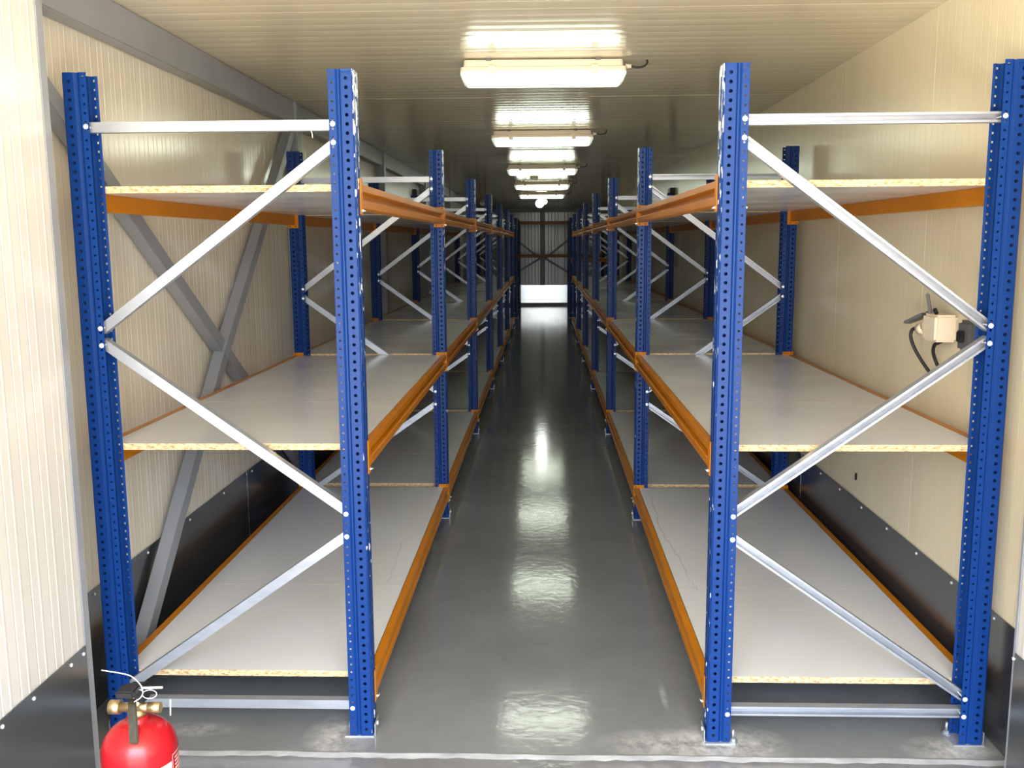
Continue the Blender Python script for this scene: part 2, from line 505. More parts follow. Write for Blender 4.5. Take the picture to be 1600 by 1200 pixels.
# ceiling: same idea, panels run across the room
ceil = tag(box_obj('ceiling', (WL - 0.12, WR + 0.12, DOOR_Y, YB + 0.1, CEIL + 0.006, CEIL + 0.13), M['backing']), kind='structure')
y = DOOR_Y; proto = None
x0c, x1c = WL - 0.02, WR + 0.02
while y < YB - 0.01:
    ww = min(1.0, YB - y)
    if proto and ww == 1.0:
        c = proto.copy(); COL.objects.link(c); c.parent = ceil
    else:
        bm = bmesh.new()
        pp = [q for q in PC if q[0] <= ww - 0.004] + [(ww - 0.0009, 0), (ww - 0.0003, -0.0009)]
        pp = [q for i, q in enumerate(pp) if i == 0 or q[0] > pp[i - 1][0]]
        a = [bm.verts.new((x0c, s, -o)) for s, o in pp]
        b = [bm.verts.new((x1c, s, -o)) for s, o in pp]
        for i in range(len(pp) - 1):
            bm.faces.new((a[i], a[i + 1], b[i + 1], b[i]))
        c = finish('ceiling_panel', bm, M['cream_ceiling'], ceil, recalc=False)
        if ww == 1.0: proto = c
    c.location = (0, y, CEIL + random.uniform(-0.0008, 0.0008))
    c.rotation_euler = (random.uniform(-0.0015, 0.0015), 0, 0)
    y += 1.0

# back wall with vertical ribs
wall_b = tag(box_obj('wall_back', (WL - 0.1, WR + 0.1, YB + 0.006, YB + 0.11, 0, CEIL), M['backing']), kind='structure')
PB = ribbed_panel(0.95, 0, 12, 0.008, 0.006, 0.005)
for i in range(3):
    bm = bmesh.new()
    a = [bm.verts.new((s, -o, 0)) for s, o in PB]; b = [bm.verts.new((s, -o, CEIL)) for s, o in PB]
    for j in range(len(PB) - 1):
        bm.faces.new((a[j], a[j + 1], b[j + 1], b[j]))
    finish('wall_panel', bm, M['cream_left'], wall_b, (WL + 0.95 * i, YB, 0), recalc=False)

# galvanised skirting sheets with screws along the top
def skirting(name, X, sgn, y0, y1, h, seams, screws):
    s = tag(box_obj(name, (min(X, X + sgn * 0.003), max(X, X + sgn * 0.003), y0, y1, -0.004, h), M['skirt']), kind='structure')
    for sy in seams:
        box_obj('seam', (min(X + sgn * 0.003, X + sgn * 0.0045), max(X + sgn * 0.003, X + sgn * 0.0045), sy, sy + 0.03, 0, h), M['skirt'], s)
    bm = bmesh.new(); lathe(bm, [(0.0055, 0), (0.005, 0.003), (0.002, 0.0045)], 8)
    sc = finish('screw', bm, M['bolt'])
    first = True
    for sy in screws:
        c = sc if first else sc.copy()
        if not first: COL.objects.link(c)
        first = False
        c.parent = s; c.location = (X + sgn * 0.003, sy, h - 0.018); c.rotation_euler = (0, sgn * pi / 2, 0)
    return s
skirting('baseboard_left', WL + 0.002, 1, 2.5, YB, 0.40, [4.5, 6.9], [2.9 + 0.42 * i for i in range(24)])
skirting('baseboard_right', WR - 0.002, -1, 2.5, YB, 0.40, [4.9, 7.4], [2.75 + 0.30 * i for i in range(24)])
skirting('baseboard_entrance_left', NL + 0.002, 1, DOOR_Y, 2.467, 0.40, [], [1.66, 1.89, 2.05, 2.19, 2.38, 2.45])
skirting('baseboard_entrance_right', NR - 0.002, -1, DOOR_Y, 2.467, 0.40, [], [1.9, 2.15, 2.36, 2.47])
M['skirt_back'] = mat('bright_galvanised_sheet', (0.72, 0.75, 0.77), 0.2, metal=0.9, bump=((2, 2, 2), 0.15, 0.01))
tag(box_obj('baseboard_back', (WL, WR, YB - 0.01, YB - 0.006, 0.06, 0.49), M['skirt_back']), kind='structure')
tag(box_obj('trim_2', (WL, WR, YB - 0.03, YB - 0.005, 0.0, 0.062), M['grey_steel']), kind='structure')
tag(box_obj('trim_3', (WL, WR, YB - 0.09, YB, CEIL - 0.09, CEIL), M['grey_steel']), kind='structure')

# flashings on the ends of the thicker entrance walls
tag(box_obj('trim_4', (NL - 0.19, NL + 0.002, 2.469, 2.505, 0, CEIL), M['grey_steel'], bevel=0.002), kind='structure')
tag(box_obj('trim_5', (NR - 0.002, NR + 0.078, 2.469, 2.484, 0, CEIL), M['grey_steel'], bevel=0.002), kind='structure')

# steel frame of the left wall: ceiling beam, columns, X braces
ti = 6
for i, yc in enumerate([5.45 + 2.95 * k for k in range(6)]):
    tag(box_obj('trim_%d' % ti, (WL + 0.002, WL + 0.080, yc, yc + 0.10, 0, CEIL - 0.001), M['grey_steel'], bevel=0.004), kind='structure'); ti += 1
yy = [2.54] + [5.45 + 2.95 * k for k in range(6)] + [YB - 0.1]
for i in range(len(yy) - 1):
    tag(box_obj('trim_%d' % ti, (WL + 0.002, WL + 0.066, yy[i] + (0.101 if i else 0), yy[i + 1] - 0.001, CEIL - 0.125, CEIL - 0.001), M['grey_steel'], bevel=0.004), kind='structure'); ti += 1

def brace_bar(name, p0, p1, w, d, m, parent=None, plane='yz', bevel=0.002):
    p0, p1 = Vector(p0), Vector(p1)
    L = (p1 - p0).length
    z = (p1 - p0).normalized()
    nrm = Vector((1, 0, 0)) if plane == 'yz' else Vector((0, 1, 0))
    side = z.cross(nrm).normalized()
    R = Matrix((nrm, side, z)).transposed().to_4x4()
    bm = bmesh.new(); quad_box(bm, -d / 2, d / 2, -w / 2, w / 2, 0, L)
    o = finish(name, bm, m, parent, bevel=bevel)
    o.matrix_basis = Matrix.Translation(p0) @ R
    return o
xb = WL + 0.035
tag(brace_bar('trim_%d' % ti, (xb, 2.56, 2.09), (xb, 5.42, 0.21), 0.06, 0.05, M['grey_steel']), kind='structure'); ti += 1
tag(brace_bar('trim_%d' % ti, (xb + 0.012, 3.03, 0.02), (xb + 0.012, 4.10, 1.03), 0.06, 0.05, M['grey_steel']), kind='structure'); ti += 1
tag(brace_bar('trim_%d' % ti, (xb + 0.012, 4.10, 1.03), (xb + 0.012, 5.42, 2.16), 0.06, 0.05, M['grey_steel']), kind='structure'); ti += 1
# back wall: centre post and crossing angle bars
tag(box_obj('trim_%d' % ti, (-0.10, 0.02, YB - 0.07, YB - 0.002, 0.49, CEIL - 0.09), M['grey_steel']), kind='structure'); ti += 1
for s in (-1, 1):
    for (za, zb) in ((1.13, 2.02), (1.13, 0.52)):
        tag(brace_bar('trim_%d' % ti, (-0.04 + s * 0.06, YB - 0.05, za), (-0.04 + s * 1.20, YB - 0.05, zb if zb > 1 else 0.45), 0.05, 0.03, M['grey_steel'], plane='xz'), kind='structure'); ti += 1

# ------------------------------------------------------------------ upright post (perforated rolled steel)
H = 2.0
PITCH = 0.025
def build_post():
    bm = bmesh.new()
    # polyline u (from beam face towards the back), v across; holes on some segments
    seg = [((0.065, -0.029), (0.070, -0.0345), None),
           ((0.070, -0.0345), (0.050, -0.035), ('r', 0.0037, 0.0)),
           ((0.050, -0.035), (0.0445, -0.0285), None),
           ((0.0445, -0.0285), (0.040, -0.0285), None),
           ((0.040, -0.0285), (0.034, -0.035), None),
           ((0.034, -0.035), (0.004, -0.035), ('r', 0.0054, 0.5)),
           ((0.004, -0.035), (0.0, -0.031), None),
           ((0.0, -0.031), (0.0, -0.008), ('s', 0.004, 0.5)),
           ((0.0, -0.008), (0.005, -0.005), None),
           ((0.005, -0.005), (0.005, 0.005), None),
           ((0.005, 0.005), (0.0, 0.008), None),
           ((0.0, 0.008), (0.0, 0.031), ('s', 0.004, 0.5)),
           ((0.0, 0.031), (0.004, 0.035), None),
           ((0.004, 0.035), (0.034, 0.035), ('r', 0.0054, 0.5)),
           ((0.034, 0.035), (0.040, 0.0285), None),
           ((0.040, 0.0285), (0.0445, 0.0285), None),
           ((0.0445, 0.0285), (0.050, 0.035), None),
           ((0.050, 0.035), (0.070, 0.0345), ('r', 0.0037, 0.0)),
           ((0.070, 0.0345), (0.065, 0.029), None)]
    N = int(H / PITCH)
    for (a, b, h) in seg:
        a = Vector((a[0], a[1], 0)); b = Vector((b[0], b[1], 0))
        if not h:
            v = [bm.verts.new(p) for p in (a, b, b + Vector((0, 0, H)), a + Vector((0, 0, H)))]
            bm.faces.new(v)
            continue
        d = (b - a); w = d.length; d.normalize()
        off = h[2] * PITCH
        for i in range(N + (1 if h[2] else 0)):
            z0 = i * PITCH - off; z1 = z0 + PITCH
            zc = (z0 + z1) / 2
            if z0 < -1e-6 or z1 > H + 1e-6:       # half cells at the ends carry no hole
                z0 = max(z0, 0); z1 = min(z1, H)
                bm.faces.new([bm.verts.new(p) for p in (a + Vector((0, 0, z0)), b + Vector((0, 0, z0)), b + Vector((0, 0, z1)), a + Vector((0, 0, z1)))])
                continue
            m = (a + b) / 2 + Vector((0, 0, zc))
            rx = h[1]; rz = h[1] if h[0] == 'r' else 0.0075
            inner = []; outer = []
            for k in range(8):
                an = 2 * pi * k / 8
                inner.append(bm.verts.new(m + d * (rx * cos(an)) + Vector((0, 0, rz * sin(an)))))
                cx, cz = cos(an), sin(an)
                s = 1 / max(abs(cx), abs(cz))
                outer.append(bm.verts.new(m + d * (cx * s * w / 2) + Vector((0, 0, cz * s * PITCH / 2))))
            for k in range(8):
                bm.faces.new((inner[k], outer[k], outer[(k + 1) % 8], inner[(k + 1) % 8]))
    bmesh.ops.remove_doubles(bm, verts=bm.verts, dist=0.0002)
    bmesh.ops.recalc_face_normals(bm, faces=bm.faces)
    # the shell opens towards the back; give the sheet its 1.5 mm thickness inwards
    o = finish('post', bm, M['blue'], recalc=False)
    md = o.modifiers.new('sheet', 'SOLIDIFY'); md.thickness = 0.0016; md.offset = 0.0; md.use_even_offset = False
    dg = bpy.context.evaluated_depsgraph_get()
    me = bpy.data.meshes.new_from_object(o.evaluated_get(dg))
    me.name = 'post'
    o.modifiers.clear(); o.data = me
    return o

FC_L, FC_R = -0.9485, 0.908     # centre lines of the two rack rows
HW = 0.4135                     # half the frame depth
YL0, YR0, BAY = 2.7395, 2.7254, 2.3355

def bolt_mesh(bm, c, ax):
    # dome head + washer along axis y
    M4 = Matrix.Translation(c) @ Matrix.Rotation(-pi / 2 * ax, 4, 'X')
    for prof in ([(0.0075, 0), (0.0075, 0.0012)], [(0.0058, 0.0012), (0.0058, 0.004), (0.004, 0.0055), (0.001, 0.006)]):
        rings = [[bm.verts.new(M4 @ Vector((r * cos(2 * pi * k / 8), r * sin(2 * pi * k / 8), z))) for k in range(8)] for r, z in prof]
        for i in range(len(rings) - 1):
            for k in range(8):
                bm.faces.new((rings[i][k], rings[i][(k + 1) % 8], rings[i + 1][(k + 1) % 8], rings[i + 1][k]))
        bm.faces.new(rings[-1])

def channel_poly():
    # C channel, web on the -y side (flat towards the entrance on the left rack)
    y0, y1, h, t, lip = -0.014, 0.014, 0.0145, 0.0018, 0.0065
    return [(y0, -h), (y1, -h), (y1, -h + lip), (y1 - t, -h + lip), (y1 - t, -h + t), (y0 + t, -h + t), (y0 + t, h - t), (y1 - t, h - t), (y1 - t, h - lip), (y1, h - lip), (y1, h), (y0, h)]

def build_frame():
    root = empty('upright_frame')
    p0 = build_post()
    p0.location = (-HW, 0, 0); kid(root, p0)                     # u grows towards +x: this is the outer post
    def post_extras(p):
        # foot plate with an upturned lug on the beam side, and the floor anchor
        bm = bmesh.new()
        quad_box(bm, -0.006, 0.086, -0.046, 0.040, -0.001, 0.004)
        quad_box(bm, -0.008, -0.005, -0.030, 0.030, -0.001, 0.040)
        kid(p, finish('foot_plate', bm, M['zinc'], bevel=0.001))
        bm = bmesh.new()
        lathe(bm, [(0.014, 0.004), (0.014, 0.006)], 10, (0.080, -0.030, 0), False)
        lathe(bm, [(0.009, 0.006), (0.009, 0.015)], 6, (0.080, -0.030, 0), False)
        lathe(bm, [(0.0045, 0.015), (0.0045, 0.042)], 8, (0.080, -0.030, 0))
        kid(p, finish('anchor_bolt', bm, M['zinc']))
        bm = bmesh.new()
        lathe(bm, [(0.007, 0), (0.006, 0.004)], 8)
        for v in bm.verts: v.co = Vector((-0.008 - v.co.z, v.co.x, v.co.y + 0.028))
        kid(p, finish('bolt', bm, M['bolt']))
    post_extras(p0)
    p1 = clone(p0, root, (HW, 0, 0), pi)
    KIDS[root.name].append(p1)
    xo, xi = -HW + 0.060, HW - 0.060          # bolt lines
    runs = [((xo, 1.851), (xi, 1.851)), ((xi, 1.800), (xo, 1.275)), ((xo, 1.225), (xi, 0.715)), ((xi, 0.645), (xo, 0.150)), ((xo, 0.094), (xi, 0.094))]
    cp = channel_poly()
    for (a, b) in runs:
        A = Vector((a[0], 0, a[1])); B = Vector((b[0], 0, b[1]))
        d = (B - A).normalized(); L = (B - A).length
        sd = Vector((0, 1, 0)).cross(d)
        if sd.z < 0: sd = -sd
        bm = bmesh.new()
        bmA = A - d * 0.012
        vs0 = [bm.verts.new(bmA + Vector((0, y, 0)) + sd * s) for y, s in cp]
        vs1 = [bm.verts.new(bmA + d * (L + 0.024) + Vector((0, y, 0)) + sd * s) for y, s in cp]
        nn = len(cp)
        for i in range(nn):
            bm.faces.new((vs0[i], vs0[(i + 1) % nn], vs1[(i + 1) % nn], vs1[i]))
        bm.faces.new(vs0[::-1]); bm.faces.new(vs1)
        br = kid(root, finish('brace', bm, M['zinc']))
        for P in (A, B):
            bm = bmesh.new()
            bolt_mesh(bm, Vector((P.x, -0.0355, P.z)), -1)
            bolt_mesh(bm, Vector((P.x, 0.0355, P.z)), 1)
            tube(bm, [(P.x, -0.035, P.z), (P.x, 0.035, P.z)], 0.003, 6, False)
            kid(br, finish('bolt', bm, M['bolt']))
    return root

# bolt_mesh with ax=-1 must point to -y
ORD = ['nearest the entrance', 'second from the entrance', 'third from the entrance', 'fourth from the entrance', 'fifth from the entrance', 'sixth from the entrance', 'seventh from the entrance', 'eighth from the entrance', 'the farthest one']
frame0 = build_frame()
frames = {}
for side, xc, y0, rz in (('left', FC_L, YL0, 0), ('right', FC_R, YR0, pi)):
    for k in range(9):
        x = xc + (0.03 if (side == 'right' and k == 8) else 0)
        loc = (x, y0 + k * BAY, 0)
        if side == 'left' and k == 0:
            f = frame0; f.location = loc
        else:
            f = clone(frame0, None, loc, rz)
        tag(f, 'blue upright frame with zinc braces, %s rack row, %s' % (side, ORD[k]), 'rack frame', 'upright frames of the %s rack row' % side)
        frames[(side, k)] = f
        if k == 0:
            inner = KIDS[f.name][1]
            inner.material_slots[0].link = 'OBJECT'
            inner.material_slots[0].material = M['blue_worn']
            inner['label'] = 'blue post with white paint scuffs near its top'

# ------------------------------------------------------------------ beams
BEAM_PROF = [(0.042, -0.001), (0.042, -0.020), (0.024, -0.025), (0.024, -0.041), (0.0395, -0.044), (0.0430, -0.047), (0.0430, -0.068), (0.0395, -0.072), (0.004, -0.072), (0.004, -0.0205), (0.018, -0.0205), (0.018, 0.0), (0.041, 0.0)]
def build_beam(L):
    """along Y, centred; aisle face towards +X; top at z=0"""
    bm = bmesh.new()
    prism(bm, BEAM_PROF, 'y', -L / 2 + 0.004, L / 2 - 0.004)
    root = finish('shelf_beam', bm, M['orange'])
    for s in (-1, 1):
        bm = bmesh.new()
        # end plate against the post side
        ya, yb = sorted((s * (L / 2 - 0.004), s * L / 2))
        quad_box(bm, -0.012, 0.0445, ya, yb, -0.088, 0.016)
        # leg wrapping over the beam face of the post
        ya, yb = sorted((s * (L / 2), s * (L / 2 + 0.030)))
        quad_box(bm, 0.0415, 0.0445, ya, yb, -0.088, 0.016)
        # punched holes shown as shallow dark studs, and the locking pin
        con = kid(root, finish('connector', bm, M['orange'], bevel=0.0008))
        bm = bmesh.new()
        for (hx, hz) in ((0.034, 0.009), (0.034, -0.080), (0.002, -0.080)):
            lathe(bm, [(0.0036, 0), (0.0036, 0.0006)], 8, smooth=False)
            bm.verts.ensure_lookup_table()
            for v in bm.verts[-16:]:
                v.co = Vector((hx + v.co.x, -s * v.co.z + s * (L / 2 - 0.004), hz + v.co.y))
        kid(con, finish('hole', bm, M['joint_dark']))
        bm = bmesh.new()
        tube(bm, [(0.047, s * (L / 2 + 0.010), -0.076), (0.040, s * (L / 2 + 0.010), -0.076)], 0.004, 8)
        tube(bm, [(0.048, s * (L / 2 + 0.010), -0.076), (0.050, s * (L / 2 - 0.008), -0.078)], 0.002, 6)
        kid(con, finish('locking_pin', bm, M['bolt']))
    return root

LB = BAY - 0.0715
beam0 = build_beam(LB)
used = False
LEV = [('bottom', 0.181), ('middle', 0.915), ('top', 1.688)]
BORD = ['first bay from the entrance', 'second bay from the entrance', 'third bay from the entrance', 'fourth bay from the entrance', 'fifth bay from the entrance', 'sixth bay, the deepest one']
for side, xc, y0 in (('left', FC_L, YL0), ('right', FC_R, YR0)):
    for k in range(6):
        ym = y0 + (k + 0.5) * BAY
        for ln, z in LEV:
            for where in ('aisle', 'wall'):
                pos = (side == 'left') == (where == 'aisle')     # faces +X
                x = xc + (1 if pos else -1) * (HW + 0.003 - 0.042)
                if not used: o = beam0; used = True
                else: o = clone(beam0)
                o.location = (x, ym, z); o.rotation_euler = (0, 0, 0 if pos else pi)
                tag(o, 'orange %s-level beam on the %s side, %s rack row, %s' % (ln, where, side, BORD[k]), 'shelf beam', 'orange beams of the %s rack row' % side)

# ------------------------------------------------------------------ boards
BX = 0.3895
def build_board(y0, y1, name='shelf_board', m=None):
    bm = bmesh.new()
    v, fs = quad_box(bm, -BX, BX, y0, y1, -0.020, 0.0)
    for f in fs[2:]: f.material_index = 1
    return finish(name, bm, [m or M['laminate'], M['chipboard']])
span = LB - 0.006
T = span / 3
board0 = build_board(-T / 2 + 0.0006, T / 2 - 0.0006)
used = False
PIECE = ['front piece', 'centre piece', 'rear piece']
for side, xc, y0 in (('left', FC_L, YL0), ('right', FC_R, YR0)):
    for k in range(6):
        ym = y0 + (k + 0.5) * BAY
        for ln, z in LEV:
            for j in range(3):
                if not used: o = board0; used = True
                else: o = board0.copy(); COL.objects.link(o)
                o.location = (xc, ym + (j - 1) * T, z + (0.0004 if j == 1 else 0))
                lab = 'grey laminate chipboard shelf, %s, %s level, %s rack row, %s' % (PIECE[j], ln, side, BORD[k])
                tag(o, lab, 'shelf board', 'shelf boards of the %s rack row' % side)

# water-mark wrinkles on the two nearest bottom shelves: thin dried residue lines
def residue(name, pts, z, w, label):
    P = bezier(pts, 60)
    bm = bmesh.new()
    L = []
    random.seed(len(pts))
    for i, p in enumerate(P):
        jx = random.uniform(-0.006, 0.006)
        ww = w * random.uniform(0.4, 1.3) * (1 - 0.5 * i / len(P))
        L.append([bm.verts.new((p.x + jx - ww, p.y, z + 0.0003)), bm.verts.new((p.x + jx, p.y, z + 0.0011)), bm.verts.new((p.x + jx + ww, p.y, z + 0.0003))])
    for i in range(len(L) - 1):
        for a in range(2):
            bm.faces.new((L[i][a], L[i][a + 1], L[i + 1][a + 1], L[i + 1][a]))
    return tag(finish(name, bm, M['residue']), label, 'stain')
M['residue'] = mat('dried_water_mark', (0.33, 0.33, 0.31), 0.5)
residue('water_mark', [(0.564, 4.86, 0), (0.556, 4.5, 0), (0.543, 4.34, 0), (0.556, 4.06, 0), (0.580, 3.80, 0), (0.575, 3.65, 0), (0.590, 3.49, 0)], 0.181, 0.0032, 'long wavy grey water mark on the nearest right bottom shelf')
residue('water_mark', [(-0.575, 4.20, 0), (-0.615, 4.15, 0), (-0.640, 4.08, 0), (-0.634, 3.87, 0), (-0.622, 3.56, 0)], 0.181, 0.0024, 'short curved grey water mark on the nearest left bottom shelf')

# ------------------------------------------------------------------ bare beams at the far end
zz_hi, zz_lo = 1.985, 1.247
def copy_beam(src, loc, rz, label, group='bare beams at the far end'):
    o = clone(src); o.location = loc; o.rotation_euler = (0, 0, rz)
    return tag(o, label, 'shelf beam', group)
for z, nm in ((zz_hi, 'upper'), (zz_lo, 'lower')):
    copy_beam(beam0, (FC_L + HW + 0.003 - 0.042, YL0 + 7.5 * BAY, z), 0, 'orange %s bare beam running along the left of the aisle at the far end' % nm)
xl, xr = FC_L + HW + 0.004, FC_R + 0.03 - HW - 0.004
beamx = build_beam(xr - xl - 0.001)
for i, (z, nm) in enumerate(((zz_hi, 'upper'), (zz_lo, 'lower'))):
    o = beamx if i == 0 else clone(beamx)
    o.location = ((xl + xr) / 2, YL0 + 8 * BAY, z); o.rotation_euler = (0, 0, -pi / 2)
    tag(o, 'orange %s bare beam crossing the aisle in front of the back wall' % nm, 'shelf beam', 'bare beams at the far end')
beamy = build_beam(2 * HW - 0.145)
for i, (yc, z, nm) in enumerate(((YR0 + 8 * BAY, 1.247, 'in front of the back wall, behind the right rack row'), (YR0 + 7 * BAY, 1.19, 'across the eighth frame of the right rack row'))):
    o = beamy if i == 0 else clone(beamy)
    o.location = (FC_R + (0.03 if i == 0 else 0), yc - 0.06, z); o.rotation_euler = (0, 0, -pi / 2)
    tag(o, 'short orange bare beam ' + nm, 'shelf beam', 'bare beams at the far end')

# ------------------------------------------------------------------ ceiling lamps
def build_lamp():
    root = empty('fluorescent_lamp')
    L = 0.362
    # housing: tray with a flared lower rim
    bm = bmesh.new()
    def ring(hx, hy, z, r=0.016):
        out = []
        for cx, cy, a0 in ((hx - r, hy - r, 0), (-hx + r, hy - r, 90), (-hx + r, -hy + r, 180), (hx - r, -hy + r, 270)):
            for k in range(4):
                a = radians(a0 + 30 * k)
                out.append(bm.verts.new((cx + r * cos(a), cy + r * sin(a), z)))
        return out
    def loft(R):
        for i in range(len(R) - 1):
            n = len(R[i])
            for k in range(n):
                f = bm.faces.new((R[i][k], R[i][(k + 1) % n], R[i + 1][(k + 1) % n], R[i + 1][k])); f.smooth = False
        bm.faces.new(R[0][::-1]); bm.faces.new(R[-1])
    loft([ring(0.350, 0.055, 0), ring(0.352, 0.060, -0.028), ring(0.364, 0.070, -0.032), ring(0.366, 0.072, -0.050), ring(0.360, 0.066, -0.052)])
    kid(root, finish('housing', bm, M['cream_plastic']))
    bm = bmesh.new()
    loft([ring(0.364, 0.069, -0.0505), ring(0.366, 0.070, -0.060), ring(0.352, 0.060, -0.092), ring(0.340, 0.048, -0.102)])
    kid(root, finish('lens', bm, M['lens']))
    for sx in (-0.225, 0.225):
        for sy in (-1, 1):
            bm = bmesh.new()
            ya, yb = sorted((sy * 0.073, sy * 0.078))
            quad_box(bm, sx - 0.016, sx + 0.016, ya, yb, -0.066, -0.026)
            quad_box(bm, sx - 0.016, sx + 0.016, min(sy * 0.060, yb) if sy > 0 else ya, yb if sy > 0 else -sy * -0.060, -0.029, -0.025)
            kid(root, finish('clip', bm, M['cream_plastic'], bevel=0.001))
    for sx in (-0.24, 0.24):
        bm = bmesh.new(); quad_box(bm, sx - 0.012, sx + 0.012, -0.066, 0.066, -0.004, 0.006)
        kid(root, finish('mounting_bracket', bm, M['dark_grey']))
    bm = bmesh.new()
    tube(bm, [(0.364, 0, -0.022), (0.392, 0, -0.022)], [0.012, 0.009], 8)
    kid(root, finish('cable_gland', bm, M['cream_plastic']))
    bm = bmesh.new()
    tube(bm, bezier([(0.388, 0, -0.022), (0.42, 0, -0.027), (0.45, 0, -0.022), (0.462, 0, -0.008), (0.462, 0, 0.004)], 16), 0.0045, 6)
    kid(root, finish('cable', bm, M['black']))
    return root
lampnames = ['nearest ceiling fluorescent lamp in a cream housing with black cable', 'second ceiling fluorescent lamp from the entrance', 'third ceiling fluorescent lamp from the entrance, by a small white box', 'fourth ceiling fluorescent lamp from the entrance', 'fifth ceiling fluorescent lamp, farthest of the five tubes']
lamp0 = build_lamp()
for i, y in enumerate((4.34, 6.98, 9.95, 12.65, 15.25)):
    o = lamp0 if i == 0 else clone(lamp0)
    o.location = (-0.004 - 0.008 * i, y, CEIL - 0.005)
    o.rotation_euler = (0, 0, radians(1.3 if i == 0 else random.uniform(-0.4, 0.9)))
    tag(o, lampnames[i], 'ceiling lamp', 'fluorescent ceiling lamps')
# last lamp: two bare bulbs on a small base
t = empty('bulb_lamp', (-0.045, 17.0, CEIL), 0, 'small lamp with glowing round bulbs at the far end of the ceiling', 'ceiling lamp')
bm = bmesh.new(); quad_box(bm, -0.09, 0.09, -0.03, 0.03, -0.03, 0.001)
kid(t, finish('base', bm, M['dark_grey'], bevel=0.004))
for dx, dz, r in ((-0.03, -0.095, 0.075), (0.055, -0.065, 0.045)):
    bm = bmesh.new(); bmesh.ops.create_uvsphere(bm, u_segments=20, v_segments=12, radius=r)
    for f in bm.faces: f.smooth = True
    kid(t, finish('bulb', bm, M['bulb'], loc=(dx, 0, dz - 0.02)))

# small ceiling and wall fittings deep in the room
t = empty('ceiling_box', (-0.12, 11.55, CEIL), 0, 'small pale box on the ceiling between the third and fourth lamps', 'junction box')
kid(t, box_obj('box', (-0.05, 0.05, -0.04, 0.04, -0.045, 0.001), M['cream_plastic'], bevel=0.004))
kid(t, box_obj('lid', (-0.045, 0.045, -0.035, 0.035, -0.050, -0.044), M['white_plastic'], bevel=0.002))
t = empty('emergency_light', (-1.16, 19.2, CEIL), 0, 'small white light box high on the far left of the ceiling', 'emergency light')
kid(t, box_obj('housing', (-0.13, 0.13, -0.04, 0.04, -0.035, 0.001), M['white_plastic'], bevel=0.005))
kid(t, box_obj('diffuser', (-0.12, 0.12, -0.035, 0.035, -0.06, -0.034), M['sticker'], bevel=0.006))
def small_box(x, y, z, sgn, label):
    t = empty('wall_box', (x, y, z), 0, label, 'junction box')
    a, b = sorted((0, sgn * 0.05))
    kid(t, box_obj('box', (a, b, -0.08, 0.08, -0.04, 0.04), M['black'], bevel=0.004))
    a, b = sorted((sgn * 0.05, sgn * 0.056))
    kid(t, box_obj('lid', (a, b, -0.075, 0.075, -0.035, 0.035), M['dark_grey'], bevel=0.002))
small_box(WR, 10.1, 2.03, -1, 'small black box high on the right wall above the far racks')
small_box(WL, 10.8, 2.08, 1, 'small black box high on the left wall above the far racks')

# ------------------------------------------------------------------ socket cluster on the right wall
sx, sy, szz = WR, 3.19, 1.225
t = empty('wall_socket', (sx, sy, szz), 0, 'cream weatherproof wall socket with two grey flip lids on the right wall', 'socket')
kid(t, box_obj('box', (-0.075, 0.0, -0.055, 0.055, -0.045, 0.045), M['cream_plastic'], bevel=0.008))
bm = bmesh.new(); tube(bm, [(-0.036, 0.040, 0.0), (-0.052, 0.075, 0.006)], [0.033, 0.029], 14)
kid(t, finish('socket_outlet', bm, M['cream_plastic']))
bm = bmesh.new(); tube(bm, [(-0.052, 0.075, -0.008), (-0.064, 0.108, -0.016)], [0.024, 0.019], 14)
kid(t, finish('plug', bm, M['cream_plastic']))
def lid(p, d, wdir, w, h):
    p, d, wdir = Vector(p), Vector(d).normalized(), Vector(wdir).normalized()
    nr = d.cross(wdir).normalized(); wdir = nr.cross(d)
    bm = bmesh.new(); quad_box(bm, -w / 2, w / 2, 0, h, -0.005, 0.005)
    for v in bm.verts:
        if v.co.y > h * 0.9: v.co.x *= 0.6
    quad_box(bm, -0.010, 0.010, -0.010, 0.004, -0.008, 0.005)
    for v in bm.verts: v.co = p + wdir * v.co.x + d * v.co.y + nr * v.co.z
    kid(t, finish('flip_lid', bm, M['dark_grey'], bevel=0.003))
lid((-0.052, 0.045, 0.038), (-0.10, 0.25, 0.95), (0.35, 0.75, 0.0), 0.060, 0.075)
lid((-0.052, 0.072, 0.040), (-0.55, 0.75, -0.42), (0.75, 0.35, 0.0), 0.066, 0.085)
bm = bmesh.new(); tube(bm, [(-0.060, -0.02, 0.05), (-0.070, -0.03, 0.062)], 0.007, 8)
kid(t, finish('hinge', bm, M['black']))
bm = bmesh.new()
tube(bm, bezier([(-0.062, 0.112, -0.014), (-0.078, 0.128, -0.018), (-0.082, 0.130, -0.045), (-0.070, 0.120, -0.085), (-0.045, 0.110, -0.130), (-0.018, 0.105, -0.168), (-0.001, 0.104, -0.185)], 36), 0.0062, 8)
tag(finish('cable', bm, M['black'], loc=(sx, sy, szz)), 'black cable drooping from the grey-lidded plug of the wall socket', 'cable')
bm = bmesh.new()
tube(bm, bezier([(-0.03, -0.01, -0.045), (-0.034, 0.006, -0.052), (-0.038, 0.032, -0.062), (-0.036, 0.045, -0.09), (-0.02, 0.048, -0.130), (-0.001, 0.048, -0.165)], 32), 0.0062, 8)
tag(finish('cable', bm, M['black'], loc=(sx, sy, szz)), 'black cable running down from the underside of the wall socket box', 'cable')
t = empty('switch_box', (WR, 2.985, 1.215), 0, 'dark grey box on the right wall half hidden behind the nearest outer post', 'switch')
kid(t, box_obj('box', (-0.05, 0, -0.045, 0.045, -0.05, 0.05), M['dark_grey'], bevel=0.010))
kid(t, box_obj('knob', (-0.066, -0.049, -0.014, 0.014, -0.018, 0.018), M['black'], bevel=0.003))
